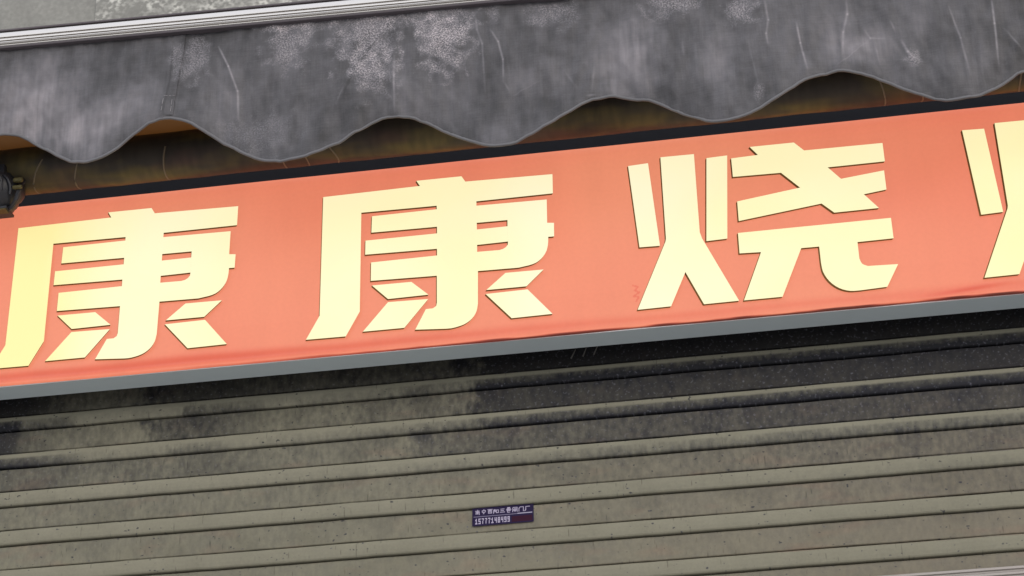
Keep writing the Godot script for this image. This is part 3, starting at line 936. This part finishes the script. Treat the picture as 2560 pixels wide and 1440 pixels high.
	var prof := [Vector2(0.206, 0.0375), Vector2(0.2240, 0.0370), Vector2(0.2275, 0.0358), Vector2(0.2300, 0.0330), Vector2(0.2318, 0.0285), Vector2(0.2330, 0.0225), Vector2(0.2326, 0.0205), Vector2(0.2290, 0.0196), Vector2(0.2290, 0.0180), Vector2(0.2324, 0.0172), Vector2(0.2334, 0.0155), Vector2(0.2328, 0.0122), Vector2(0.2290, 0.0114), Vector2(0.2290, 0.0098), Vector2(0.2326, 0.0090), Vector2(0.2330, 0.0074), Vector2(0.2318, 0.0044), Vector2(0.2285, 0.0036), Vector2(0.2285, 0.0024), Vector2(0.2316, 0.0018), Vector2(0.2310, 0.0000), Vector2(0.2290, -0.0012), Vector2(0.206, -0.0014)]
	extrude(st, prof, -2.05, 1.15, 2, func(_p): return Vector2.ZERO, func(x): return Vector3(0, bar.call(x), 0), Vector2(0.215, 0.016))
	var front := put("front_bar", st, metal, t)
	var gap_dark := paint(Color(0.10, 0.085, 0.095), 0.7)  # dark strips drawn in for the shadow gaps above and below the bar
	st = start()
	extrude(st, [Vector2(0.206, 0.0425), Vector2(0.2292, 0.0425), Vector2(0.2304, 0.0412), Vector2(0.2304, 0.0382), Vector2(0.2280, 0.0376), Vector2(0.206, 0.0376)], -2.05, 1.15, 2, func(_p): return Vector2.ZERO, func(x): return Vector3(0, bar.call(x), 0), Vector2(0.215, 0.040))
	put("gap_shade", st, gap_dark, front)
	st = start()
	extrude(st, [Vector2(0.206, -0.0020), Vector2(0.2318, -0.0020), Vector2(0.2322, -0.0034), Vector2(0.2312, -0.0062), Vector2(0.206, -0.0062)], -2.05, 1.15, 2, func(_p): return Vector2.ZERO, func(x): return Vector3(0, bar.call(x), 0), Vector2(0.215, -0.004))
	put("gap_shade", st, gap_dark, front)

	# brown canvas: the length between roller and bar, and the roll itself with its pleats
	var brown := paint(Color(0.24, 0.155, 0.08), 0.8)
	var rolled := rolled_cloth()
	brown.backlight = Color(0.62, 0.40, 0.20)
	brown.backlight_enabled = true
	st = start(true)
	var slope := func(u: float, v: float) -> Vector3:
		var x := lerpf(-2.05, 1.15, u)
		return Vector3(x, lerpf(3.726, bar.call(x) + 0.02, v) - 0.006 * sin(v * PI), lerpf(0.055, 0.215, v))
	sheet(st, 60, 6, slope, func(_p): return Vector2.ZERO, Vector3.DOWN)
	put("canopy", st, brown, t)
	var pleat := noise(72, 1.0, 3)
	var pleats := [[-1.488, 0.45], [-1.398, 0.35], [-1.205, 0.15], [-0.955, 0.05], [-0.905, -0.40], [-0.842, -0.70], [0.262, -0.25], [0.335, -0.45], [0.52, 0.2], [0.7, -0.3]]
	st = start(true)
	var around := func(u: float, v: float) -> Vector3:
		var x := lerpf(-2.0, 1.12, u)
		var a := TAU * v
		var r := 0.050 + 0.0018 * pleat.get_noise_2d(x * 5.0, cos(a) * 2.0 + 3.0)
		return Vector3(x, 3.6865 + r * sin(a), 0.062 + r * cos(a))
	sheet(st, 240, 28, around, func(p): return Vector2((p.x + 2.0) / 3.2, 0.5 + 0.5 * atan2(p.y - 3.6865, p.z - 0.062) / PI), Vector3.ZERO)
	var roll := put("canvas_roll", st, rolled, t)
	var crease := paint(Color(0.15, 0.118, 0.078), 0.6)
	for q in pleats:
		st = start(true)
		var path := []
		for k in 13:
			var a := -PI * 0.62 + PI * 0.58 * k / 12.0
			var lift: float = (sin(a) + 1.0) * q[1]
			path.append(Vector3(q[0] + 0.075 * lift, 3.6865 + 0.0492 * sin(a), 0.062 + 0.0492 * cos(a)))
		tube(st, path, 0.0019, 6)
		put("pleat", st, crease, roll)

	# gear head and bracket at the left end of the roll
	var iron := paint(Color(0.022, 0.023, 0.030), 0.5)
	var brass := paint(Color(0.09, 0.075, 0.026), 0.6, 0.2)
	st = start(true)
	turned(st, Vector3(0, 3.6265, 0.085), [Vector2(-1.78, 0.0), Vector2(-1.78, 0.040), Vector2(-1.600, 0.041), Vector2(-1.597, 0.046), Vector2(-1.588, 0.046), Vector2(-1.585, 0.040), Vector2(-1.576, 0.040), Vector2(-1.573, 0.047), Vector2(-1.564, 0.047), Vector2(-1.561, 0.041), Vector2(-1.552, 0.040), Vector2(-1.549, 0.046), Vector2(-1.538, 0.046), Vector2(-1.535, 0.040), Vector2(-1.529, 0.039), Vector2(-1.524, 0.030), Vector2(-1.516, 0.026), Vector2(-1.508, 0.018), Vector2(-1.503, 0.0)])
	var gear := put("gear_head", st, iron, t)
	for s in [[0.4, 3.632, 0.0055], [0.5, 3.615, 0.0045]]:
		st = start(true)
		turned(st, Vector3(0, s[1], 0.118), [Vector2(-1.514, 0.0), Vector2(-1.514, s[2] * 0.7), Vector2(-1.511, s[2]), Vector2(-1.497, s[2]), Vector2(-1.494, s[2] * 0.7), Vector2(-1.494, 0.0)], 12)
		put("bolt", st, brass, gear)
	st = start()
	box(st, Vector3(-1.78, 3.5775, 0.062), Vector3(-1.530, 3.5825, 0.104))
	tube(st, [Vector3(-1.512, 3.664, 0.060), Vector3(-1.5055, 3.650, 0.086), Vector3(-1.502, 3.632, 0.104), Vector3(-1.503, 3.612, 0.110), Vector3(-1.510, 3.594, 0.104), Vector3(-1.524, 3.584, 0.092), Vector3(-1.545, 3.581, 0.080)], 0.0052, 8)
	put("bracket", st, iron, t)
	st = start(true)
	for q in [[-1.575, 3.600, 0.120, 0.004], [-1.556, 3.612, 0.126, 0.003], [-1.540, 3.605, 0.118, 0.0035]]:
		var loop := []
		for k in 12:
			var a := PI * 1.25 * k / 11.0 - 0.5
			loop.append(Vector3(q[0] + 0.022 * cos(a) - 0.01 * k / 11.0, q[1] + 0.030 * sin(a) + 0.012, q[2] + 0.006 * sin(a * 2.0)))
		tube(st, loop, q[3], 6)
	tube(st, [Vector3(-1.72, 3.592, 0.112), Vector3(-1.62, 3.586, 0.118), Vector3(-1.57, 3.590, 0.122), Vector3(-1.545, 3.600, 0.116), Vector3(-1.525, 3.622, 0.104)], 0.004, 6)
	put("cable", st, iron, t)
	st = start()
	box(st, Vector3(-1.572, 3.640, 0.098), Vector3(-1.536, 3.672, 0.122))
	box(st, Vector3(-1.606, 3.602, 0.116), Vector3(-1.580, 3.630, 0.130))
	put("clamp", st, iron, t)
	st = start()
	box(st, Vector3(-1.556, 3.5748, 0.084), Vector3(-1.532, 3.5772, 0.1035))
	put("bracket_clip", st, brass, t)


func sticker() -> void:
	var o := start()
	var z := SHUTTER_Z + 0.0042
	var p := [Vector3(-0.6065, 2.9245, z - 0.0016), Vector3(-0.4865, 2.9255, z - 0.0016), Vector3(-0.4868, 2.8875, z + 0.0002), Vector3(-0.6068, 2.8870, z + 0.0002)]
	quad(o, p[0], p[1], p[2], p[3], Vector3.BACK, Vector2(0, 0), Vector2(1, 0), Vector2(1, 1), Vector2(0, 1))
	var m := put("sticker", o, sticker_material(), self)
	m.set_meta("label", "small dark purple advertising sticker with pale writing and phone number, on the ribbed shutter")
	m.set_meta("category", "sticker")
